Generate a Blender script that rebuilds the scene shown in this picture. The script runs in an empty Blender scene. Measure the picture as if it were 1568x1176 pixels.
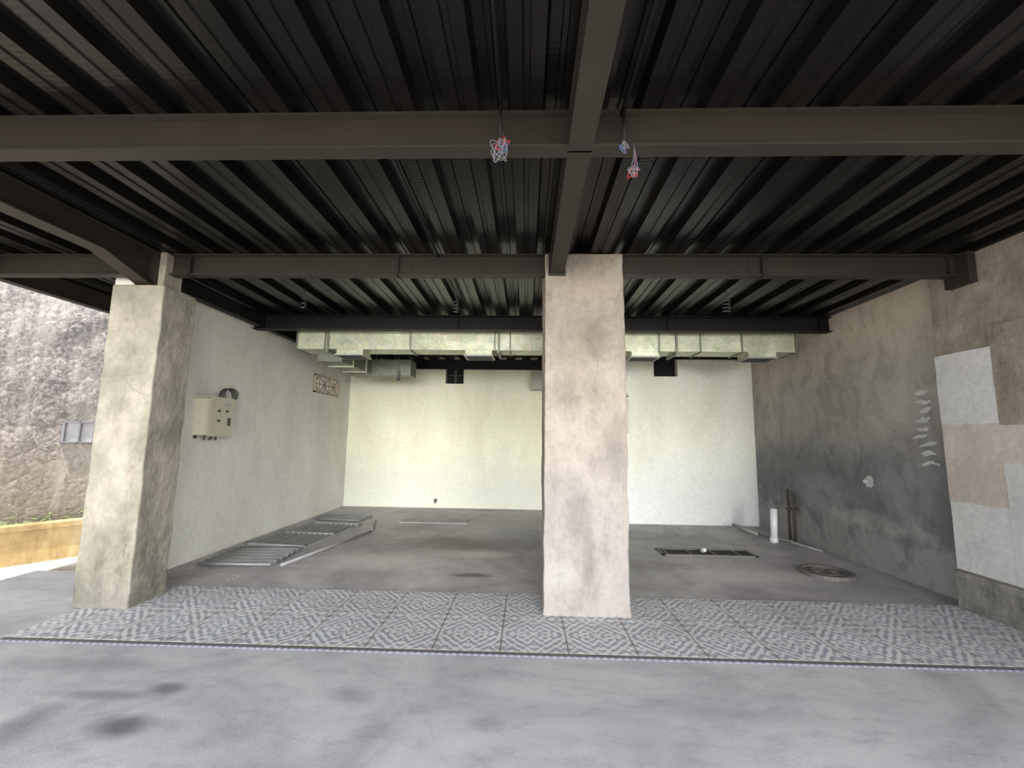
import bpy, bmesh, math, random
from mathutils import Vector, Matrix, noise
random.seed(7)
sc=bpy.context.scene
sc.view_settings.view_transform='Standard'
sc.view_settings.look='None'
sc.view_settings.exposure=.58

# ---------------------------------------------------------------- materials
def srgb(r,g,b):
    f=lambda c:(c/255/12.92 if c/255<=0.04045 else ((c/255+0.055)/1.055)**2.4)
    return (f(r),f(g),f(b),1)
class NT:
    def __init__(s,name,rough=0.8,metal=0.0,spec=0.5):
        s.m=bpy.data.materials.new(name); s.m.use_nodes=True
        s.t=s.m.node_tree; s.b=s.t.nodes['Principled BSDF']
        s.b.inputs['Roughness'].default_value=rough
        s.b.inputs['Metallic'].default_value=metal
        s.b.inputs['Specular IOR Level'].default_value=spec
        s.tc=s.t.nodes.new('ShaderNodeTexCoord')
        s.co=s.tc.outputs['Object']
    def n(s,t): return s.t.nodes.new(t)
    def l(s,a,b): s.t.links.new(a,b)
    def mapping(s,scale=(1,1,1),loc=(0,0,0)):
        m=s.n('ShaderNodeMapping'); m.inputs['Scale'].default_value=scale; m.inputs['Location'].default_value=loc
        s.l(s.co,m.inputs['Vector']); return m.outputs['Vector']
    def noise(s,scale,detail=6,rough=.6,vec=None,dist=0):
        n=s.n('ShaderNodeTexNoise'); n.inputs['Scale'].default_value=scale; n.inputs['Detail'].default_value=detail
        n.inputs['Roughness'].default_value=rough; n.inputs['Distortion'].default_value=dist
        s.l(vec if vec else s.co,n.inputs['Vector']); return n.outputs['Fac']
    def ramp(s,fac,stops):
        r=s.n('ShaderNodeValToRGB'); e=r.color_ramp.elements
        while len(e)<len(stops): e.new(.5)
        for i,(p,c) in enumerate(stops):
            e[i].position=p; e[i].color=c if len(c)==4 else (*c,1)
        s.l(fac,r.inputs['Fac']); return r.outputs['Color']
    def mix(s,fac,a,b,mode='MIX'):
        m=s.n('ShaderNodeMix'); m.data_type='RGBA'; m.blend_type=mode
        for sock,v in ((m.inputs[0],fac),(m.inputs[6],a),(m.inputs[7],b)):
            if hasattr(v,'is_linked') or hasattr(v,'links'): s.l(v,sock)
            else: sock.default_value=v
        return m.outputs[2]
    def math(s,op,a,b=None,c=None,clamp=False):
        m=s.n('ShaderNodeMath'); m.operation=op; m.use_clamp=clamp
        for i,v in enumerate((a,b,c)):
            if v is None: continue
            if isinstance(v,(int,float)): m.inputs[i].default_value=v
            else: s.l(v,m.inputs[i])
        return m.outputs[0]
    def xyz(s,vec=None):
        x=s.n('ShaderNodeSeparateXYZ'); s.l(vec if vec else s.co,x.inputs[0]); return x.outputs
    def mr(t,x,f0,f1):
        m=t.n('ShaderNodeMapRange'); m.interpolation_type='SMOOTHSTEP'; t.l(x,m.inputs[0]); m.inputs[1].default_value=f0; m.inputs[2].default_value=f1; return m.outputs[0]
    def spot(s,cx,cy,rx,ry,soft=.5,axes=(0,1),wob=.5):
        o=s.xyz(); nz=s.noise(5,4,.6)
        a=s.math('DIVIDE',s.math('SUBTRACT',o[axes[0]],cx),rx); b=s.math('DIVIDE',s.math('SUBTRACT',o[axes[1]],cy),ry)
        d=s.math('SQRT',s.math('ADD',s.math('MULTIPLY',a,a),s.math('MULTIPLY',b,b)))
        d=s.math('ADD',d,s.math('MULTIPLY',s.math('SUBTRACT',nz,.5),wob*2))
        mr=s.n('ShaderNodeMapRange'); mr.interpolation_type='SMOOTHSTEP'
        s.l(d,mr.inputs[0]); mr.inputs[1].default_value=1+soft*.5; mr.inputs[2].default_value=1-soft; mr.inputs[3].default_value=0; mr.inputs[4].default_value=1
        return mr.outputs[0]
    def cracks(s,scale,w,warp=.22):
        vz=s.n('ShaderNodeTexVoronoi'); vz.feature='DISTANCE_TO_EDGE'; vz.inputs['Scale'].default_value=scale
        nn=s.n('ShaderNodeTexNoise'); nn.inputs['Scale'].default_value=2.5; nn.inputs['Detail'].default_value=6
        s.l(s.co,nn.inputs['Vector']); s.l(s.mix(warp,s.co,nn.outputs['Color'],'MIX'),vz.inputs['Vector'])
        return s.ramp(vz.outputs['Distance'],[(0,(1,1,1,1)),(w,(0,0,0,1))])
    def color(s,c):
        if isinstance(c,tuple): s.b.inputs['Base Color'].default_value=c
        else: s.l(c,s.b.inputs['Base Color'])
    def bump(s,h,strength=.3,dist=.01):
        b=s.n('ShaderNodeBump'); b.inputs['Strength'].default_value=strength; b.inputs['Distance'].default_value=dist
        s.l(h,b.inputs['Height']); s.l(b.outputs[0],s.b.inputs['Normal'])

def plaster(name,c1,c2,c3=None,scale=1.4,fine=30,bs=.4,rough=.9,streak=False,crack=0,low=None,mott=.75,ck=.18,spots=()):
    t=NT(name,rough,spec=.2)
    v=t.mapping((1,1,.35)) if streak else None
    a=t.noise(scale,8,.62,vec=v); b=t.noise(fine,5,.6); c=t.noise(scale*3.0,10,.74,vec=t.mapping((1,1,.45),(3,5,1)))
    col=t.ramp(a,[(.34,c1),(.52,c2),(.66,c3 or c2)])
    if low:
        z=t.math('ADD',t.xyz()[2],t.math('MULTIPLY',t.math('SUBTRACT',c,.5),1.6))
        col=t.mix(t.math('MULTIPLY',t.mr(z,low[1],low[0]),low[3]),col,low[2])
    col=t.mix(mott,col,t.ramp(c,[(.34,(.60,.58,.56,1)),(.5,(.90,.90,.90,1)),(.62,(1,1,1,1))]),'MULTIPLY')
    for (cx,cz,rx,rz,kk,cc,ax) in spots:
        m=t.spot(cx,cz,rx,rz,.7,axes=(ax,2)); col=t.mix(t.math('MULTIPLY',m,kk),col,cc)
    col=t.mix(.35,col,t.ramp(b,[(.3,(.55,.55,.55,1)),(.7,(1,1,1,1))]),'MULTIPLY')
    h=t.math('ADD',t.math('MULTIPLY',a,.8),t.math('MULTIPLY',b,.35)); h=t.math('ADD',h,t.math('MULTIPLY',c,.9))
    if crack:
        k=t.cracks(crack,.006,.3); k=t.math('MULTIPLY',k,t.mr(t.noise(1.7,3,.5,vec=t.mapping((1,1,1),(9,2,4))),.5,.6))
        col=t.mix(t.math('MULTIPLY',k,ck),col,srgb(96,88,78)); h=t.math('SUBTRACT',h,t.math('MULTIPLY',k,.25))
    t.color(col); t.bump(h,bs,.02)
    return t

def simple(name,c,rough=.5,metal=0,var=.15,bs=0,scale=12):
    t=NT(name,rough,metal)
    n=t.noise(scale,5,.6)
    d=tuple(x*(1-var*2) for x in c[:3])+(1,)
    t.color(t.ramp(n,[(.3,d),(.7,c)]))
    if bs: t.bump(n,bs,.01)
    return t.m

# concrete in front (pale, trowelled)
t=NT('pale_concrete',.75,spec=.3)
a=t.noise(.9,9,.62,dist=.8); b=t.noise(3.5,8,.7,vec=t.mapping((1,2.2,1))); f=t.noise(70,4,.6)
col=t.ramp(a,[(.3,srgb(146,146,150)),(.5,srgb(169,169,173)),(.7,srgb(186,186,188))])
col=t.mix(.7,col,t.ramp(b,[(.28,(.62,.62,.63,1)),(.5,(.95,.95,.95,1)),(.75,(1,1,1,1))]),'MULTIPLY')
col=t.mix(.3,col,t.ramp(f,[(.3,(.7,.7,.7,1)),(.65,(1,1,1,1))]),'MULTIPLY')
for sx,sy,rx,ry,k in [(-2.08,2.42,.17,.10,.85),(-2.12,2.77,.12,.07,.75),(-2.45,2.68,.35,.05,.5),(-2.6,2.35,.12,.25,.5),(-1.0,2.75,.12,.09,.3),(-.2,2.55,.1,.06,.25),(-4.9,3.6,.5,.2,.5),(-2.9,3.0,.6,.1,.3),(1.2,2.7,.5,.08,.2)]:
    m=t.spot(sx,sy,rx,ry,.8); col=t.mix(t.math('MULTIPLY',m,k),col,srgb(84,84,88))
col=t.mix(t.math('MULTIPLY',t.cracks(.55,.006),.12),col,srgb(110,110,112))
t.color(col); t.bump(t.math('ADD',f,b),.15,.01); M_conc=t.m

# dark inner floor
t=NT('dark_screed',.55,spec=.35)
a=t.noise(.8,9,.65,dist=1.2); b=t.noise(4,8,.7); f=t.noise(60,4,.6)
col=t.ramp(a,[(.3,srgb(138,134,136)),(.5,srgb(168,164,166)),(.7,srgb(190,186,187))])
col=t.mix(.6,col,t.ramp(b,[(.3,(.6,.6,.6,1)),(.65,(1,1,1,1))]),'MULTIPLY')
for sx,sy,rx,ry,k,c in [(-.9,6.6,.9,.5,.75,(92,86,83)),(-1.7,5.6,.9,.4,.5,(212,206,200)),(-.6,5.1,.25,.08,.8,(74,70,70)),(-.4,7.6,.8,.9,.4,(182,182,188)),(2.5,5.3,1.0,.35,.45,(206,202,202)),(2.3,7.2,.9,.5,.5,(116,114,114)),(-.6,6.0,.45,.2,.6,(212,204,196)),(-2,6.4,.8,.5,.45,(124,118,116)),(3.1,4.9,.8,.15,.5,(146,144,144)),(-1.8,7.6,.5,.5,.5,(120,116,114)),(1.4,5.6,.3,.3,.5,(120,118,118))]:
    m=t.spot(sx,sy,rx,ry,.8); col=t.mix(t.math('MULTIPLY',m,k),col,srgb(*c))
t.color(col); t.bump(t.math('ADD',f,b),.25,.012); M_dark=t.m

M_colc=plaster('column_plaster',srgb(120,113,102),srgb(143,135,124),srgb(161,154,144),1.5,22,.8,crack=1.6,low=(.6,2.1,srgb(154,149,147),.75),mott=.85,
   spots=((.45,.85,.13,.28,.5,srgb(100,97,95),0),(.62,2.45,.16,.22,.45,srgb(104,97,86),0),(.8,1.5,.1,.3,.35,srgb(110,105,98),0),(.3,.35,.18,.15,.35,srgb(168,166,164),0),(.6,2.9,.3,.12,.4,srgb(166,153,134),0),(.35,1.9,.12,.2,.3,srgb(106,101,94),0),(.55,.5,.06,.25,.4,srgb(103,99,98),0)))
M_coll=plaster('column_plaster_left',srgb(119,115,104),srgb(141,137,124),srgb(160,154,143),1.8,24,.8,crack=2.0,low=(.1,.5,srgb(108,106,98),.7),mott=.8)
def gradwall(name,cs,lowc,z0,z1,k,topc=None,zt0=0,zt1=0,kt=0,bs=.3,scale=.9,spots=(),mott=0,low2=None):
    t=NT(name,.9,spec=.2)
    v=t.mapping((1,1,.4)); a=t.noise(scale,9,.62,vec=v,dist=.5); b=t.noise(16,5,.6); c=t.noise(2.6,8,.65)
    col=t.ramp(a,[(.3,cs[0]),(.52,cs[1]),(.72,cs[2])])
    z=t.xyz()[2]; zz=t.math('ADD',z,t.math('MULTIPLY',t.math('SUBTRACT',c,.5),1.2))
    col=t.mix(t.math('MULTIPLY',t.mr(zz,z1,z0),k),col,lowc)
    if low2:
        z3=t.math('ADD',z,t.math('MULTIPLY',t.math('SUBTRACT',c,.5),2.2)); col=t.mix(t.math('MULTIPLY',t.mr(z3,low2[1],low2[0]),low2[3]),col,low2[2])
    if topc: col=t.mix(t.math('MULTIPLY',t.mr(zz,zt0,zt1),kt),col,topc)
    for (cx,cz,rx,rz,kk,cc,ax) in spots:
        m=t.spot(cx,cz,rx,rz,.7,axes=(ax,2)); col=t.mix(t.math('MULTIPLY',m,kk),col,cc)
    if mott:
        d=t.noise(3.2,8,.68,vec=t.mapping((1,1,.7),(5,5,5)),dist=1)
        col=t.mix(mott,col,t.ramp(d,[(.36,(.6,.6,.61,1)),(.5,(.9,.9,.9,1)),(.64,(1,1,1,1))]),'MULTIPLY')
    col=t.mix(.3,col,t.ramp(b,[(.3,(.65,.65,.65,1)),(.65,(1,1,1,1))]),'MULTIPLY')
    t.color(col); t.bump(t.math('ADD',t.math('MULTIPLY',c,.8),t.math('MULTIPLY',b,.3)),bs,.02)
    return t.m
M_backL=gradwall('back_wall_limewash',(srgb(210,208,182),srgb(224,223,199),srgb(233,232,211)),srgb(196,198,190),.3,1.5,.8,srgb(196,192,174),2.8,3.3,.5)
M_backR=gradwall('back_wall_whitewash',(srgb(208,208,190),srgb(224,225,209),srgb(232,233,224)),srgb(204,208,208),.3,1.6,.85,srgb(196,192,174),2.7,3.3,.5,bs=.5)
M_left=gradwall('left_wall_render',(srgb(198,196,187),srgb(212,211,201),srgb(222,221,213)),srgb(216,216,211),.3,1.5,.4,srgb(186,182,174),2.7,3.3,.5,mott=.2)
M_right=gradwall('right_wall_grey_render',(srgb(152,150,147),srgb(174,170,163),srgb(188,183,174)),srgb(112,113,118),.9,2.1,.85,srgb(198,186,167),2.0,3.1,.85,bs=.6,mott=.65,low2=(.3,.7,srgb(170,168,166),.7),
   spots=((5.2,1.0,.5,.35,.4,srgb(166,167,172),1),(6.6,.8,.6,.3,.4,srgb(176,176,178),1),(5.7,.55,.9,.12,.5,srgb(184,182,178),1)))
M_pil=plaster('pilaster_concrete',srgb(130,122,110),srgb(156,148,135),srgb(176,168,155),1.6,20,.8).m
M_white=plaster('white_patch_plaster',srgb(198,199,199),srgb(210,210,209),srgb(218,218,217),1.4,20,.25,mott=.3).m
M_pink=plaster('beige_patch_plaster',srgb(188,179,170),srgb(200,191,183),srgb(206,199,192),1.4,20,.25,mott=.4).m
M_base=plaster('base_concrete',srgb(122,120,116),srgb(150,147,141),srgb(168,164,158),5,30,.8).m

# steel
def steel(name,c,rough,bs=.1):
    t=NT(name,rough,.0,spec=.2); n=t.noise(3,6,.6,vec=t.mapping((1,1,1))); f=t.noise(40,3,.5)
    t.color(t.ramp(n,[(.3,tuple(x*.75 for x in c[:3])+(1,)),(.7,c)])); t.bump(f,bs,.004); return t.m
M_beam=steel('painted_steel_beam',srgb(46,42,37),.5)
M_beamd=steel('painted_steel_beam_dark',srgb(26,25,24),.55)
t=NT('painted_metal_deck',.28,0,spec=.27)
n=t.noise(1.2,6,.6); w=t.n('ShaderNodeTexWave'); w.wave_type='BANDS'; w.bands_direction='Y'; w.inputs['Scale'].default_value=9; t.l(t.co,w.inputs['Vector'])
t.color(t.ramp(n,[(.3,srgb(9,8,8)),(.7,srgb(19,17,16))]))
t.bump(t.math('ADD',t.math('MULTIPLY',w.outputs['Fac'],.3),t.noise(30,3,.5)),.25,.004); M_deck=t.m
# galvanised duct
t=NT('galvanised_steel',.42,.35,spec=.5)
v=t.n('ShaderNodeTexVoronoi'); v.inputs['Scale'].default_value=40; t.l(t.co,v.inputs['Vector'])
a=t.noise(3,6,.6)
col=t.ramp(a,[(.3,srgb(158,162,128)),(.55,srgb(186,191,152)),(.7,srgb(212,216,186))])
col=t.mix(.35,col,v.outputs['Color'],'SOFT_LIGHT'); 
hs=t.n('ShaderNodeHueSaturation'); hs.inputs['Saturation'].default_value=.7; t.l(col,hs.inputs['Color'])
t.color(hs.outputs[0]); t.bump(t.noise(8,4,.6),.3,.01); M_galv=t.m
M_galvd=simple('duct_joint_angle',srgb(130,132,118),.5,.5)
M_grille=simple('white_grille',srgb(172,172,164),.5)
M_black=simple('black_void',srgb(24,24,24),.9)
M_panel=simple('panel_enamel',srgb(180,176,156),.45,var=.05)
M_pvc=simple('white_pvc',srgb(216,218,220),.35,var=.03)
M_pvcd=simple('dusty_pvc',srgb(160,158,156),.6,var=.2)
M_rust=simple('rusty_steel',srgb(96,85,78),.7,.2,var=.25,bs=.3,scale=30)
M_dgrey=simple('dark_grey_plastic',srgb(62,62,64),.6)
M_lgrey=simple('light_grey_cable',srgb(72,72,72),.5)
M_red=simple('red_insulation',srgb(150,48,42),.4,var=.05)
M_blue=simple('blue_insulation',srgb(70,92,130),.4,var=.05)
M_whitew=simple('white_insulation',srgb(112,111,118),.4,var=.05)
M_sheet=simple('zinc_sheet',srgb(144,146,146),.5,.2,var=.15,scale=4)
M_iron=simple('cast_iron',srgb(112,108,106),.65,.2,var=.2,bs=.4,scale=40)
M_brown=simple('terracotta_block',srgb(170,156,132),.85,var=.15,bs=.3)
M_greyplate=simple('steel_plate',srgb(146,146,148),.6,.1,var=.15,scale=5)
# tiles
t=NT('patterned_cement_tile',.6,spec=.35)
P=0.487; DY=.59
o=t.xyz()
fu=t.math('FRACT',t.math('DIVIDE',t.math('ADD',o[0],20*P+.17),P)); fv=t.math('FRACT',t.math('DIVIDE',t.math('SUBTRACT',o[1],3.33),DY))
au=t.math('ABSOLUTE',t.math('SUBTRACT',fu,.5)); av=t.math('ABSOLUTE',t.math('SUBTRACT',fv,.5))
s1=t.math('MULTIPLY',t.math('SINE',t.math('MULTIPLY',au,44)),t.math('SINE',t.math('MULTIPLY',av,44)))
rr=t.math('SQRT',t.math('ADD',t.math('MULTIPLY',au,au),t.math('MULTIPLY',av,av)))
s2=t.math('SINE',t.math('MULTIPLY',rr,56))
th=t.math('ARCTAN2',av,au)
pet=t.math('SINE',t.math('ADD',t.math('MULTIPLY',th,12),t.math('MULTIPLY',rr,24)))
s3=t.math('COSINE',t.math('MULTIPLY',t.math('ADD',au,av),50))
s=t.math('ADD',t.math('ADD',s1,t.math('MULTIPLY',s2,.6)),t.math('ADD',t.math('MULTIPLY',s3,.5),t.math('MULTIPLY',pet,.6)))
s=t.math('ADD',s,t.math('MULTIPLY',t.math('SUBTRACT',t.noise(45,3,.6),.5),2.6))
pt=t.ramp(t.math('ADD',t.math('MULTIPLY',s,.25),.5),[(.40,(0,0,0,1)),(.56,(1,1,1,1))])
dirt=t.noise(1.3,8,.65)
col=t.mix(pt,srgb(142,146,155),srgb(198,199,201))
col=t.mix(.6,col,t.ramp(dirt,[(.3,(.66,.65,.63,1)),(.6,(1,1,1,1))]),'MULTIPLY')
ed=t.math('MAXIMUM',au,av); col=t.mix(t.math('MULTIPLY',t.ramp(ed,[(.46,(0,0,0,1)),(.5,(1,1,1,1))]),.35),col,srgb(138,130,118))
t.color(col); M_tile=t.m
M_grout=simple('dirty_grout',srgb(108,102,94),.9,var=.2,scale=3)
t=NT('border_tile',.6); ck=t.n('ShaderNodeTexChecker'); ck.inputs['Scale'].default_value=40; t.l(t.co,ck.inputs['Vector'])
t.l(t.mix(ck.outputs['Fac'],srgb(84,88,102),srgb(112,114,124)),t.b.inputs['Base Color']); M_border=t.m
# stone wall
t=NT('rubble_stone',.95,spec=.15)
v=t.n('ShaderNodeTexVoronoi'); v.inputs['Scale'].default_value=10; v.inputs['Randomness'].default_value=1
mp=t.mapping((1,1,1.0)); wv=t.mix(.12,mp,t.noise(3,6,.6),'MIX'); t.l(wv,v.inputs['Vector'])
v2=t.n('ShaderNodeTexVoronoi'); v2.feature='DISTANCE_TO_EDGE'; v2.inputs['Scale'].default_value=10; t.l(wv,v2.inputs['Vector'])
st=t.noise(1.5,7,.65,vec=t.mapping((1,1,.12))); fn=t.noise(20,8,.8)
hs=t.n('ShaderNodeSeparateColor'); t.l(v.outputs['Color'],hs.inputs[0])
col=t.ramp(hs.outputs[0],[(.1,srgb(138,132,128)),(.5,srgb(158,152,148)),(.9,srgb(176,169,164))])
col=t.mix(t.ramp(fn,[(.42,(.9,.9,.9,1)),(.56,(0,0,0,1))]),col,srgb(96,92,90))
col=t.mix(t.ramp(v2.outputs['Distance'],[(0,(.3,.3,.3,1)),(.08,(0,0,0,1))]),col,srgb(90,86,82))
col=t.mix(t.math('MULTIPLY',t.ramp(st,[(.47,(0,0,0,1)),(.60,(1,1,1,1))]),.6),col,srgb(206,200,190))
mr=t.mr(t.xyz()[2],2.2,.2)
col=t.mix(t.math('MULTIPLY',mr,.5),col,srgb(160,148,120))
col=t.mix(1.0,col,(.54,.54,.56,1),'MULTIPLY')
t.color(col); t.bump(t.math('ADD',v2.outputs['Distance'],t.math('MULTIPLY',fn,.5)),.6,.03); M_stone=t.m
M_yel=plaster('yellow_paint',srgb(120,100,70),srgb(146,125,88),srgb(164,146,110),2.5,20,.3,streak=True).m
M_soil=simple('soil',srgb(90,79,60),.95,var=.25,bs=.6)
M_leaf=simple('leaf_green',srgb(94,110,58),.6,var=.3,scale=6)
M_out=plaster('outdoor_paving',srgb(168,162,153),srgb(192,186,176),srgb(206,200,190),1,30,.3).m
M_blockroof=simple('light_block_roof',srgb(120,120,120),.9)

# ---------------------------------------------------------------- mesh builder
class MB:
    def __init__(s): s.bm=bmesh.new(); s.mats=[]
    def mi(s,m):
        if m not in s.mats: s.mats.append(m)
        return s.mats.index(m)
    def box(s,x0,x1,y0,y1,z0,z1,m):
        v=[s.bm.verts.new(p) for p in ((x0,y0,z0),(x1,y0,z0),(x1,y1,z0),(x0,y1,z0),(x0,y0,z1),(x1,y0,z1),(x1,y1,z1),(x0,y1,z1))]
        i=s.mi(m)
        for f in ((0,3,2,1),(4,5,6,7),(0,1,5,4),(1,2,6,5),(2,3,7,6),(3,0,4,7)):
            fc=s.bm.faces.new([v[k] for k in f]); fc.material_index=i
    def prism(s,pts,axis,a,b,m):
        def P(p,t):
            return (t,p[0],p[1]) if axis==0 else ((p[0],t,p[1]) if axis==1 else (p[0],p[1],t))
        A=[s.bm.verts.new(P(p,a)) for p in pts]; B=[s.bm.verts.new(P(p,b)) for p in pts]; i=s.mi(m); n=len(pts)
        fs=[s.bm.faces.new(A),s.bm.faces.new(B[::-1])]
        for k in range(n): fs.append(s.bm.faces.new((A[k],B[k],B[(k+1)%n],A[(k+1)%n])))
        for f in fs: f.material_index=i
    def tube(s,pts,r,m,seg=8,closed_ends=True):
        pts=[Vector(p) for p in pts]; i=s.mi(m); rings=[]
        up=Vector((0.13,.27,.95)).normalized()
        for k,p in enumerate(pts):
            d=(pts[min(k+1,len(pts)-1)]-pts[max(k-1,0)]).normalized()
            a=d.cross(up)
            if a.length<.05: a=d.cross(Vector((1,0,0)))
            a.normalize(); b=d.cross(a)
            rings.append([s.bm.verts.new(p+a*r*math.cos(2*math.pi*j/seg)+b*r*math.sin(2*math.pi*j/seg)) for j in range(seg)])
        for k in range(len(rings)-1):
            for j in range(seg):
                f=s.bm.faces.new((rings[k][j],rings[k][(j+1)%seg],rings[k+1][(j+1)%seg],rings[k+1][j])); f.material_index=i; f.smooth=True
        if closed_ends:
            for R in (rings[0],rings[-1]):
                f=s.bm.faces.new(R); f.material_index=i
    def cyl(s,c,r,z0,z1,m,seg=32): s.tube([(c[0],c[1],z0),(c[0],c[1],z1)],r,m,seg)
    def rough(s,step,amp,fr=4,cuts=True):
        bm=s.bm
        vs=[v.co for v in bm.verts]; lo=[min(v[i] for v in vs) for i in range(3)]; hi=[max(v[i] for v in vs) for i in range(3)]
        for ax in range(3):
            n=int((hi[ax]-lo[ax])/step)
            for k in range(1,n+1):
                co=[0,0,0]; co[ax]=lo[ax]+(hi[ax]-lo[ax])*k/(n+1); no=[0,0,0]; no[ax]=1
                bmesh.ops.bisect_plane(bm,geom=bm.verts[:]+bm.edges[:]+bm.faces[:],plane_co=co,plane_no=no,dist=1e-5)
        for v in bm.verts:
            n=noise.noise_vector(v.co*fr)+noise.noise_vector(v.co*fr*3.7)*.5
            d=n*amp
            if abs(v.co.z-lo[2])<1e-4 or abs(v.co.z-hi[2])<1e-4: d.z=0
            v.co+=d
    def obj(s,name,loc=None,rotz=0,bevel=0,normals=True):
        if normals: bmesh.ops.recalc_face_normals(s.bm,faces=s.bm.faces[:])
        me=bpy.data.meshes.new(name); s.bm.to_mesh(me); s.bm.free()
        for m in s.mats: me.materials.append(m)
        o=bpy.data.objects.new(name,me); sc.collection.objects.link(o)
        if loc: o.location=loc
        o.rotation_euler[2]=rotz
        if bevel:
            b=o.modifiers.new('bevel','BEVEL'); b.width=bevel; b.segments=2; b.limit_method='ANGLE'
        return o

ZB,ZT=3.05,3.26
CY=.55   # front edge of the deck
# ---------------------------------------------------------------- ground & floors
b=MB(); b.box(-30,30,-25,30,-.3,-.03,M_out); b.obj('ground')
b=MB(); b.box(-5.75,4.6,-.6,4.52,-.25,0,M_conc); b.box(-5.75,-4.2,4.52,4.9,-.25,0,M_conc); b.box(-4.2,4.6,4.52,10.2,-.25,0,M_dark); b.obj('floor')
# tile strip
b=MB(); x0=-3.82; x1=4.05
b.box(x0,x1,3.30,4.51,0,.008,M_grout)
xs=[x0]; k=math.ceil((x0+.17)/P)*P-.17
while k<x1: xs.append(k); k+=P
xs.append(x1)
for i in range(len(xs)-1):
    if xs[i+1]-xs[i]<.02: continue
    for j in range(2):
        b.box(xs[i]+.004,xs[i+1]-.004,3.33+DY*j+.004,3.33+DY*(j+1)-.004,.0,.010,M_tile)
b.box(x0,x1,3.28,3.30,0,.010,M_border)
b.obj('patterned_floor_tiles')

# ---------------------------------------------------------------- walls
WZ=3.345
b=MB(); b.box(-4.2,-4.0,4.2,10.0,0,WZ,M_left); b.obj('wall_left')
def wall_hole(b,x0,x1,y0,y1,z1,hx0,hx1,hz0,hz1,m):
    b.box(x0,hx0,y0,y1,0,z1,m); b.box(hx1,x1,y0,y1,0,z1,m); b.box(hx0,hx1,y0,y1,0,hz0,m); b.box(hx0,hx1,y0,y1,hz1,z1,m)
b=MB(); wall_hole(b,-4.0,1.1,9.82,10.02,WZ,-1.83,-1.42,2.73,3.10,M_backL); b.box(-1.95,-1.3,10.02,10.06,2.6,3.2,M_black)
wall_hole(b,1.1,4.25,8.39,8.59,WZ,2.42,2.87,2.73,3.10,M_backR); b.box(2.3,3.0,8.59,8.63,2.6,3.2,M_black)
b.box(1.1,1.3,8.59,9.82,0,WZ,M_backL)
b.obj('wall_back')
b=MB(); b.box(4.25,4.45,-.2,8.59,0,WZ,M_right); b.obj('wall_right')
def window(name,x0,x1,z0,z1,y,mull):
    b=MB(); w=.02
    b.box(x0,x1,y+.12,y+.15,z0,z0+w,M_dgrey); b.box(x0,x1,y+.12,y+.15,z1-w,z1,M_dgrey); b.box(x0,x0+w,y+.12,y+.15,z0,z1,M_dgrey); b.box(x1-w,x1,y+.12,y+.15,z0,z1,M_dgrey)
    if mull:
        xm=(x0+x1)/2; b.box(xm-.02,xm+.03,y+.1,y+.14,z0,z1,M_dgrey); b.box(x0,x1,y+.13,y+.15,z0+.2,z0+.22,M_dgrey)
    b.obj(name)
window('window_1',-1.83,-1.42,2.73,3.10,9.82,True); window('window_2',2.42,2.87,2.73,3.10,8.39,False)
# pilaster
b=MB(); b.box(4.07,4.248,-.2,4.45,0,3.255,M_pil); b.rough(.12,.006,4)
pl=b.obj('concrete_pilaster')
b=MB()
b.box(4.056,4.075,3.92,4.455,1.70,2.37,M_white); b.box(4.058,4.075,3.92,4.455,.98,1.70,M_pink); b.box(4.056,4.075,3.92,4.45,.36,.98,M_white)
b.box(4.054,4.075,2.9,3.925,.36,1.36,M_white); b.box(4.056,4.075,2.9,3.925,1.36,1.68,M_pink); b.box(4.055,4.075,2.9,3.93,1.68,2.55,M_pil)
b.box(4.05,4.08,2.8,4.47,0,.34,M_base)
b.rough(.12,.007,3)
o=b.obj('plaster_patches'); o.parent=pl
# filler dabs on right wall
b=MB(); dd=0
for i in range(9):
    z=2.05-i*.092; y=4.88+random.uniform(-.04,.04)+ (0 if i<6 else -.03*(i-5))
    for q in range(3):
        dd+=1
        yy=y+random.uniform(-.06,.06); z2=z+random.uniform(-.02,.02); tl=random.uniform(-.5,.3)
        n=12; pts=[]
        ry=random.uniform(.03,.075); rz=random.uniform(.010,.022)
        for a in range(n):
            u_=math.cos(a*2*math.pi/n)*ry*random.uniform(.8,1.2); v_=math.sin(a*2*math.pi/n)*rz*random.uniform(.8,1.2)
            pts.append((yy+u_*math.cos(tl)-v_*math.sin(tl), z2+u_*math.sin(tl)+v_*math.cos(tl)))
        b.prism(pts,0,4.244-dd*.0004,4.252,M_white)
n=12; pts=[(5.70+math.cos(a*2*math.pi/n)*random.uniform(.04,.10),1.04+math.sin(a*2*math.pi/n)*random.uniform(.05,.09)) for a in range(n)]
b.prism(pts,0,4.243,4.252,M_white); b.tube([(4.249,5.7,1.05),(4.19,5.7,1.05)],.022,M_pvc)
b.obj('white_filler_dabs')

# ---------------------------------------------------------------- columns
b=MB(); b.box(.164,.90,4.0,4.62,0,3.255,M_colc.m); b.rough(.05,.011,3.5)
for v in b.bm.verts:
    if v.co.z<.1: v.co.x+=(v.co.x-.53)*.03*(1-v.co.z/.1); v.co.y+=(v.co.y-4.3)*.03*(1-v.co.z/.1)
b.obj('plastered_column',bevel=.012)
b=MB(); b.box(-3.91,-3.41,3.89,4.30,0,2.90,M_coll.m); b.rough(.05,.010,3.5)
b.obj('plastered_column',bevel=.012)
b=MB(); b.box(-3.75,-3.50,3.98,4.20,2.90,3.255,M_pil); b.rough(.06,.008,4); b.box(-3.80,-3.46,3.93,4.24,2.89,2.91,M_beam)
b.obj('column_stub')

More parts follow.
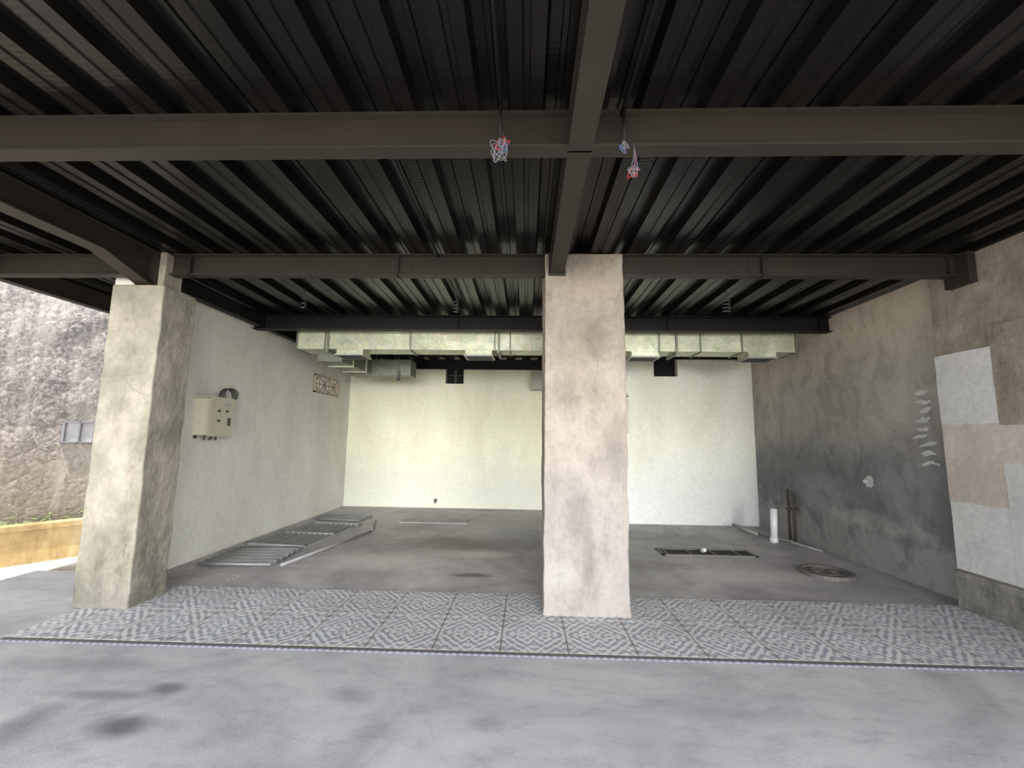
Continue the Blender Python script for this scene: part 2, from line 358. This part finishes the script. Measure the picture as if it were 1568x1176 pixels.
# ---------------------------------------------------------------- beams
FW=.10; FT=.012; WT=.01
def ibx(b,x0,x1,yc,m,z0=ZB,z1=ZT,fw=FW):
    b.box(x0,x1,yc-fw/2,yc+fw/2,z0,z0+FT,m); b.box(x0,x1,yc-fw/2,yc+fw/2,z1-FT,z1,m); b.box(x0,x1,yc-WT/2,yc+WT/2,z0+FT,z1-FT,m)
def iby(b,y0,y1,xc,m,z0=ZB,z1=ZT,fw=FW):
    b.box(xc-fw/2,xc+fw/2,y0,y1,z0,z0+FT,m); b.box(xc-fw/2,xc+fw/2,y0,y1,z1-FT,z1,m); b.box(xc-WT/2,xc+WT/2,y0,y1,z0+FT,z1-FT,m)
def stiff(b,x,yc,m,z0=ZB,z1=ZT): b.box(x-.006,x+.006,yc-FW/2,yc+FW/2,z0,z1,m)
XC=.275; MW=.13
b=MB(); YA=2.22
ibx(b,-5.35,-3.72,YA,M_beam); ibx(b,-3.58,XC-MW/2,YA,M_beam); ibx(b,XC+MW/2,4.07,YA,M_beam); b.obj('steel_cross_beam')
b=MB(); YBm=4.07
ibx(b,-5.35,-3.78,YBm,M_beam); ibx(b,-3.50,.17,YBm,M_beam); ibx(b,.895,4.05,YBm,M_beam)
for x in (-3.30,-1.25,2.20,3.90): stiff(b,x,YBm,M_beam)
for x in (-1.25,2.20):
    b.box(x-.12,x+.12,YBm-WT,YBm-WT/2,ZB+.03,ZT-.03,M_beam)
b.box(3.98,4.05,YBm-.12,YBm+.12,ZB-.08,ZT,M_beam); b.obj('steel_cross_beam')
b=MB(); YC=6.2
ibx(b,-4,4.25,YC,M_beamd,fw=.14)
for x in (-3.85,-1.0,2.0,4.1): stiff(b,x,YC,M_beamd)
b.obj('steel_cross_beam')
b=MB(); ibx(b,-4,1.1,9.74,M_beamd); ibx(b,1.3,4.25,8.30,M_beamd); b.obj('steel_cross_beam')
b=MB(); ibx(b,-5.35,4.07,CY+.1,M_beam); b.obj('steel_cross_beam')
b=MB(); iby(b,CY,3.99,XC,M_beam,fw=MW)
for y in (YA,): b.box(XC-MW/2,XC+MW/2,y-.006,y+.006,ZB,ZT,M_beam)
b.box(XC-.08,XC+.08,3.975,3.992,ZB-.02,ZT,M_beam); b.obj('steel_main_beam')
b=MB(); iby(b,4.63,8.2,.53,M_beamd,z0=3.14); b.obj('steel_main_beam')
# left haunched beam
b=MB(); XLb=-3.65; HW=.15
iby(b,CY,3.44,XLb,M_beam,fw=HW)
b.prism([(3.44,ZB),(3.97,2.90),(3.97,2.914),(3.44,ZB+FT)],0,XLb-HW/2,XLb+HW/2,M_beam)
b.prism([(3.44,ZB),(3.97,2.905),(3.97,ZT),(3.44,ZT)],0,XLb-.006,XLb+.006,M_beam)
b.box(XLb-HW/2,XLb+HW/2,3.44,3.98,ZT-FT,ZT,M_beam); b.box(XLb-.09,XLb+.09,3.965,3.98,2.89,ZT,M_beam)
b.obj('haunched_steel_beam')
b=MB(); iby(b,4.28,9.7,-3.88,M_beamd,z0=3.08); b.obj('steel_wall_beam')
b=MB(); iby(b,CY,9.9,-5.4,M_beam); b.obj('steel_edge_beam')
# ---------------------------------------------------------------- deck ceiling
b=MB(); pitch=.345
prof=[]; x=-5.62
while x<4.4:
    prof+=[(x,ZT),(x+.066,ZT),(x+.074,ZT+.010),(x+.098,ZT+.010),(x+.106,ZT),(x+.172,ZT),(x+.190,ZT+.078),(x+.24,ZT+.078),(x+.246,ZT+.068),(x+.270,ZT+.068),(x+.276,ZT+.078),(x+.327,ZT+.078)]
    x+=pitch
i=b.mi(M_deck); 
ys=[CY+k*(9.99-CY)/3 for k in range(4)]
rows=[[b.bm.verts.new((p[0],y,p[1])) for p in prof] for y in ys]
for r in range(3):
    for k in range(len(prof)-1):
        f=b.bm.faces.new((rows[r][k],rows[r+1][k],rows[r+1][k+1],rows[r][k+1])); f.material_index=i
b.box(-5.62,4.45,CY,10.02,ZT+.082,ZT+.22,M_blockroof)  # unseen slab above the deck, added to block light from the sides
b.box(-5.63,-5.62,CY,10.02,ZT-.03,ZT+.22,M_beam)
b.obj('ceiling',normals=False)
# conduits under ceiling
b=MB()
for x,y0,y1 in ((-.15,CY,2.1),(.50,CY,2.2),(-.86,2.5,5.0),(-.80,4.3,6.1)):
    b.tube([(x,y0,ZT-.012),(x,y1,ZT-.012)],.011,M_beamd)
b.tube([(-.15,2.1,ZT-.012),(-.15,2.12,3.06)],.010,M_beamd); b.tube([(.50,2.15,ZT-.012),(.50,2.15,3.06)],.010,M_beamd)
b.obj('ceiling_conduit')

# ---------------------------------------------------------------- wires
def tangle(name,x,y,z,mats,n=5,w=.06,h=.09,r=.0016,top=3.2):
    b=MB()
    for k in range(n):
        ph=random.uniform(0,6); a=random.uniform(.4,1)*w; m=mats[k%len(mats)]; cx=random.uniform(-.4,.4)*w; cz=random.uniform(-.5,.2)*h; f2=random.uniform(.7,1.4); tl=random.uniform(-.8,.8)
        pts=[(x,y,top),(x+random.uniform(-.01,.01),y,z+h)]
        for j in range(44):
            tt=j/43; an=ph+tt*2*math.pi*2.4
            u_=a*math.cos(an)*(1-.3*tt); v_=a*1.0*math.sin(an*f2)
            pts.append((x+cx+u_*math.cos(tl)-v_*math.sin(tl),y+a*.6*math.sin(an*1.1+k),z+cz+u_*math.sin(tl)+v_*math.cos(tl)))
        b.tube(pts,r,m,5)
    b.obj(name)
tangle('hanging_wires',-.15,2.12,3.02,[M_whitew,M_red,M_blue,M_whitew],7,.045,.075,top=3.08)
tangle('hanging_wires',.50,2.15,3.03,[M_whitew,M_blue,M_whitew],3,.032,.05,top=3.1)
tangle('hanging_wires',.55,2.15,2.91,[M_whitew,M_blue,M_whitew,M_red],4,.035,.06,top=3.04)
def coil(name,x,y,z,r,turn,pr,m,top,ax=2):
    b=MB(); pts=[(x,y,top),(x,y,z+.09)]
    for j in range(turn*12):
        an=j/12*2*math.pi; pts.append((x+r*math.cos(an),y+r*math.sin(an),z+.08-.16*j/(turn*12)))
    b.tube(pts,pr,m,6); b.obj(name)
coil('hanging_cable_coil',-2.66,5.0,3.08,.03,3,.005,M_lgrey,3.26)
coil('hanging_cable_coil',-.84,5.0,3.04,.03,4,.005,M_lgrey,3.26)
coil('hanging_cable_coil',2.29,5.0,3.06,.04,4,.006,M_lgrey,3.26)
coil('hanging_cable_coil',-2.22,7.5,2.56,.03,5,.007,M_lgrey,3.26)

# ---------------------------------------------------------------- duct
b=MB(); DX0,DX1,DY0,DY1,DZ0,DZ1=-3.48,3.92,6.45,6.85,2.82,3.12
b.box(DX0,DX1,DY0,DY1,DZ0,DZ1,M_galv)
js=[-3.48,-3.05,-1.75,-.48,-.25,.75,1.95,2.55,3.15,3.92]
for x in js:
    b.box(x-.010,x+.010,DY0-.018,DY1+.018,DZ0-.018,DZ1+.018,M_galvd)
for x in (-3.0,-.42,2.2):
    b.box(x-.015,x+.015,DY0-.03,DY0-.024,DZ0-.05,ZT,M_galvd); b.box(x-.02,x+.02,DY0-.04,DY1+.04,DZ0-.045,DZ0-.02,M_galvd); b.box(x-.015,x+.015,DY1+.024,DY1+.03,DZ0-.05,ZT,M_galvd)
for x in (-2.68,-.72,1.75,3.45):
    b.box(x-.2,x+.2,DY0+.02,DY0+.36,DZ0-.07,DZ0,M_galv)
    b.box(x-.22,x+.22,DY0,DY0+.38,DZ0-.09,DZ0-.07,M_grille)
    for k in range(6): b.box(x-.19,x+.19,DY0+.03+k*.055,DY0+.045+k*.055,DZ0-.097,DZ0-.089,M_dgrey)
b.box(-3.35,-2.95,DY1,8.2,2.70,2.98,M_galvd); b.box(-3.38,-2.2,8.2,8.6,2.68,2.98,M_galvd)
for y in (7.3,7.9): b.box(-3.37,-2.93,y-.012,y+.012,2.68,3.0,M_galv)
for y in (7.3,8.4):
    b.box(-3.37,-3.35,y-.01,y+.01,2.7,ZT,M_galvd); b.box(-2.95,-2.93,y-.01,y+.01,2.7,ZT,M_galvd)
b.obj('air_duct')
b=MB(); b.box(.12,.6,9.5,9.72,2.6,2.95,M_galvd); b.box(.10,.62,9.48,9.5,2.58,2.97,M_galvd); b.box(.2,.5,9.7,9.82,2.65,2.9,M_galvd); b.obj('ventilation_box')

# ---------------------------------------------------------------- electrical panels
b=MB(); 
b.box(-4.0,-3.79,5.18,5.56,1.50,1.95,M_panel); b.box(-3.79,-3.775,5.165,5.575,1.485,1.965,M_panel)
b.box(-4.0,-3.77,5.16,5.58,1.955,1.97,M_panel)
for y,z in ((5.3,1.80),(5.44,1.80),(5.3,1.68)): b.tube([(-3.776,y,z),(-3.755,y,z)],.016,M_dgrey,12)
b.box(-3.776,-3.765,5.47,5.52,1.62,1.72,M_dgrey); b.box(-3.776,-3.770,5.36,5.5,1.86,1.9,M_grille)
for y in (5.26,5.36,5.46): b.tube([(-3.9,y,1.5),(-3.9,y,1.44)],.014,M_lgrey,10)
for y in (5.23,5.5):
    b.box(-4.0,-3.98,y-.02,y+.02,1.46,1.5,M_dgrey)
bp=b.obj('electrical_panel',bevel=.004)
b=MB()
for k in range(5):
    pts=[(-3.95,5.45,1.97)]
    for j in range(30):
        an=-math.pi/2+j/29*2*math.pi*.95; pts.append((-3.955+k*.012,5.66+.13*math.cos(an)+k*.01,2.0+(.11-.008*k)*math.sin(an)+.01*k))
    b.tube(pts,.006,M_dgrey if k%2 else M_lgrey,6)
b.tube([(-3.95,5.7,1.9),(-3.97,5.62,1.88),(-3.95,5.55,1.9)],.006,M_dgrey,6)
o=b.obj('cable_loop'); o.parent=bp
b=MB(); b.box(1.5,1.87,8.2,8.389,1.66,2.26,M_panel); b.box(1.49,1.88,8.185,8.2,1.65,2.27,M_panel); b.tube([(1.7,8.3,2.26),(1.75,8.28,2.36),(1.85,8.28,2.4),(1.9,8.28,2.33),(1.82,8.28,2.3)],.014,M_dgrey,8)
b.box(1.6,1.64,8.178,8.186,1.9,1.98,M_dgrey); b.obj('electrical_panel',bevel=.004)

# ---------------------------------------------------------------- breeze block vent
b=MB(); y0,y1,z0,z1=8.10,9.12,2.34,2.68; n=5; w=.022
X0,X1=-4.0,-3.96
b.box(X0,X1,y0,y1,z0,z0+w,M_brown); b.box(X0,X1,y0,y1,z1-w,z1,M_brown); b.box(X0,X1,y0,y0+w,z0,z1,M_brown); b.box(X0,X1,y1-w,y1,z0,z1,M_brown)
b.box(X0-.0,X0+.006,y0,y1,z0,z1,M_pvc)
cw=(y1-y0)/n; ch=(z1-z0)/2
def strut(a,c):
    d=Vector((c[0]-a[0],c[1]-a[1])); d.normalize(); p=Vector((-d.y,d.x))*.013
    b.prism([(a[0]+p.x,a[1]+p.y),(c[0]+p.x,c[1]+p.y),(c[0]-p.x,c[1]-p.y),(a[0]-p.x,a[1]-p.y)],0,X0+.006,X0+.018,M_brown)
for i in range(n):
    for j in range(2):
        ya=y0+i*cw; za=z0+j*ch
        if (i+j)%2: strut((ya,za),(ya+cw,za+ch))
        else: strut((ya,za+ch),(ya+cw,za))
    if i: strut((y0+i*cw,z0),(y0+i*cw,z1))
strut((y0,z0+ch),(y1,z0+ch))
b.obj('breeze_block_vent')

# ---------------------------------------------------------------- floor items
def corr(name,cx,cy,lx,ly,rot,m,z,pit=.076,amp=.009):
    b=MB(); i=b.mi(m); nx=int(lx/pit*6)
    R=[]
    for y in (-ly/2,0,ly/2):
        R.append([b.bm.verts.new((-lx/2+lx*k/nx,y,z+amp*math.sin(2*math.pi*(lx*k/nx)/pit)+amp)) for k in range(nx+1)])
    for r in range(2):
        for k in range(nx): f=b.bm.faces.new((R[r][k],R[r][k+1],R[r+1][k+1],R[r+1][k])); f.material_index=i; f.smooth=True
    o=b.obj(name,(cx,cy,0),rot,normals=False); s=o.modifiers.new('s','SOLIDIFY'); s.thickness=.002; s.offset=1
    return o
corr('corrugated_metal_sheet',-3.38,5.62,.85,.85,math.radians(93),M_sheet,.002,.14,.02)
corr('corrugated_metal_sheet',-3.38,8.35,.55,.9,math.radians(84),M_sheet,.002,.14,.016)
b=MB()
b.box(-.42,.42,-.75,.75,.004,.012,M_dgrey)
for (x0_,x1_,y0_,y1_) in ((-.46,-.42,-.8,.8),(.42,.46,-.8,.8),(-.46,.46,-.8,-.76),(-.46,.46,.76,.8),(-.46,.46,-.02,.02)):
    b.box(x0_,x1_,y0_,y1_,.0,.035,M_greyplate)
for k in range(9): b.box(-.40+k*.09,-.37+k*.09,-.76,.76,.012,.030,M_sheet)
b.obj('steel_grating_panel',(-3.33,6.95,0),math.radians(-6))
b=MB(); b.tube([(-2.82,5.25,.02),(-2.46,7.2,.02)],.018,M_greyplate); b.tube([(-2.46,7.2,.02),(-2.68,8.05,.02)],.018,M_greyplate); b.obj('steel_bar')
b=MB()
b.box(-2.24,-1.03,8.05,8.40,.0,.012,M_greyplate)
for k in range(12): b.box(-2.2+k*.1,-2.16+k*.1,8.08,8.37,.012,.014,M_sheet)
b.obj('drain_cover_strip')
b=MB(); b.box(1.87,3.05,6.2,6.48,.0,.006,M_black)
b.box(1.83,1.87,6.16,6.52,0,.014,M_iron); b.box(3.05,3.09,6.16,6.52,0,.014,M_iron); b.box(1.83,3.09,6.16,6.2,0,.014,M_iron); b.box(1.83,3.09,6.48,6.52,0,.014,M_iron)
for k in range(4): b.box(1.9+k*.32,1.93+k*.32,6.2,6.48,.004,.012,M_iron)
b.obj('floor_drain_trench')
b=MB(); b.tube([(2.42,6.34,.03),(2.47,6.36,.04)],.03,M_white); b.obj('mortar_lump')
# manhole
b=MB(); c=(3.5,5.47); seg=48
def ring(r0,r1,z0,z1,m):
    i=b.mi(m); V=[]
    for k in range(seg):
        a=2*math.pi*k/seg; ca,sa=math.cos(a),math.sin(a)
        V.append([b.bm.verts.new((c[0]+r*ca,c[1]+r*sa,z)) for r,z in ((r0,z0),(r0,z1),(r1,z1),(r1,z0))])
    for k in range(seg):
        A,B=V[k],V[(k+1)%seg]
        for q in range(4): f=b.bm.faces.new((A[q],A[(q+1)%4],B[(q+1)%4],B[q])); f.material_index=i
ring(.23,.28,0,.04,M_iron); ring(.15,.16,.02,.034,M_iron)
b.cyl(c,.225,0,.024,M_iron,48)
for k in range(8):
    a=k*math.pi/4; b.tube([(c[0]+.03*math.cos(a),c[1]+.03*math.sin(a),.026),(c[0]+.14*math.cos(a),c[1]+.14*math.sin(a),.026)],.007,M_iron,6)
b.obj('manhole_cover')
# pipes
b=MB(); b.tube([(3.80,7.1,.0),(3.82,7.1,.50)],.05,M_pvc,20); b.tube([(3.80,7.1,.0),(3.80,7.1,.07)],.058,M_pvc,20); b.obj('pvc_pipe')
b=MB(); b.tube([(3.72,7.95,.03),(4.02,7.0,.02),(4.12,6.5,.02)],.018,M_pvcd,12); b.tube([(3.6,8.0,.09),(3.72,7.45,.05)],.024,M_pvcd,12); b.obj('drain_hose')
b=MB(); b.tube([(4.18,7.2,0),(4.18,7.2,.72)],.022,M_rust,10); b.tube([(4.18,7.34,0),(4.18,7.34,.78)],.02,M_rust,10); b.box(4.16,4.249,7.15,7.38,.45,.48,M_rust); b.obj('rusty_pipe')
b=MB(); b.tube([(-1.95,9.82,.16),(-1.95,9.72,.16),(-1.95,9.70,.12)],.02,M_rust,10); b.cyl((-1.95,9.72),.03,.16,.2,M_rust,12); b.obj('pipe_stub')
# small rubble
b=MB()
for k in range(70):
    q=random.random()
    if q<.5: x,y=random.uniform(2.0,4.1),random.uniform(7.9,8.3)
    elif q<.7: x,y=random.uniform(-3.9,-3.0),random.uniform(4.7,5.1)
    else: x,y=random.uniform(-2.3,4),random.uniform(4.7,7.9)
    s_=random.uniform(.005,.013); v=bmesh.ops.create_icosphere(b.bm,subdivisions=1,radius=s_)['verts']
    for vv in v: vv.co=vv.co*random.uniform(.7,1.2); vv.co.z*=.6; vv.co+=Vector((x,y,s_*.4))
b.mi(M_base); b.obj('mortar_crumbs')

# ---------------------------------------------------------------- outside left
ang=math.atan2(.54,.35)
b=MB(); b.box(-9,6.5,0,.6,-.1,7,M_stone); b.rough(.35,.05,1.2)
sw=b.obj('stone_retaining_wall',(-7.1,5.9,0),ang)
b=MB(); 
b.box(-4,3.0,0,.16,-.1,.36,M_yel); b.box(-4.02,3.02,-.03,.19,.36,.42,M_yel); b.box(-4,3.0,.16,1.3,-.1,.25,M_soil)
pw=b.obj('yellow_planter_wall',(-5.95,5.05,0),ang)
b=MB(); i=b.mi(M_leaf)
for k in range(700):
    u=random.uniform(-4,2.9); v=random.uniform(.35,1.2); h=random.uniform(.02,.34)
    x=u+random.uniform(-.1,.1); base=Vector((x,v,.25+h*random.random())); a=random.uniform(0,6.28); L=random.uniform(.05,.12); w=L*.35
    d=Vector((math.cos(a),math.sin(a),random.uniform(-.2,.8))).normalized(); sd=d.cross(Vector((0,0,1))).normalized()*w
    P0,P1,P2,P3=base,base+d*L*.5+sd,base+d*L+Vector((0,0,-.02)),base+d*L*.5-sd
    f=b.bm.faces.new([b.bm.verts.new(p) for p in (P0,P1,P2,P3)]); f.material_index=i
    if k%4==0: b.tube([(base.x,base.y,.2),tuple(base)],.003,M_leaf,4)
o=b.obj('weeds',normals=False); o.parent=pw
b=MB()
b.box(-.26,.26,-.06,.05,0,.02,M_whitew); b.box(-.26,.26,-.06,.05,.30,.32,M_whitew)
for k in range(4): b.box(-.26+k*.167,-.24+k*.167,-.06,.05,0,.32,M_whitew)
b.box(-.26,.26,-.03,.06,0,.32,M_greyplate)
d=Vector((math.cos(ang),math.sin(ang)))
b.obj('wall_drain_grille',(-7.1+d.x*.75,5.9+d.y*.75,1.36),ang)

# ---------------------------------------------------------------- lights
w=bpy.data.worlds.new('sky'); sc.world=w; w.use_nodes=True
bg=w.node_tree.nodes['Background']; bg.inputs[0].default_value=(.93,.955,1,1); bg.inputs[1].default_value=2.3
def sun(name,d,e,ang,col):
    L=bpy.data.lights.new(name,'SUN'); L.energy=e; L.angle=math.radians(ang); L.color=col
    o=bpy.data.objects.new(name,L); sc.collection.objects.link(o); o.rotation_euler=Vector(d).to_track_quat('-Z','Y').to_euler()
sun('sun',(.08,.35,-1),11.0,1,(1,.96,.9))
sun('rear_fill_sun',(-.10,1,-.10),3.9,28,(1,.985,.95))  # added soft fill from behind the camera, lifts the deep back walls
sun('side_fill_sun',(-.75,1,-.12),2.0,40,(1,.985,.96))  # second added fill, from the right, to brighten the left wall

# ---------------------------------------------------------------- camera
cd=bpy.data.cameras.new('camera'); cam=bpy.data.objects.new('camera',cd); sc.collection.objects.link(cam)
cd.sensor_width=36; cd.lens=36*688.85/1600; cd.clip_start=.05
pi_,ya,ro=.1253,.0333,.0140
fw=Vector((-math.sin(ya)*math.cos(pi_),math.cos(ya)*math.cos(pi_),math.sin(pi_))); rt=Vector((math.cos(ya),math.sin(ya),0)); up=rt.cross(fw)
r=rt*math.cos(ro)+up*math.sin(ro); u=-rt*math.sin(ro)+up*math.cos(ro)
m=Matrix((r,u,-fw)).transposed().to_4x4(); m.translation=Vector((0,0,1.5)); cam.matrix_world=m
sc.camera=cam
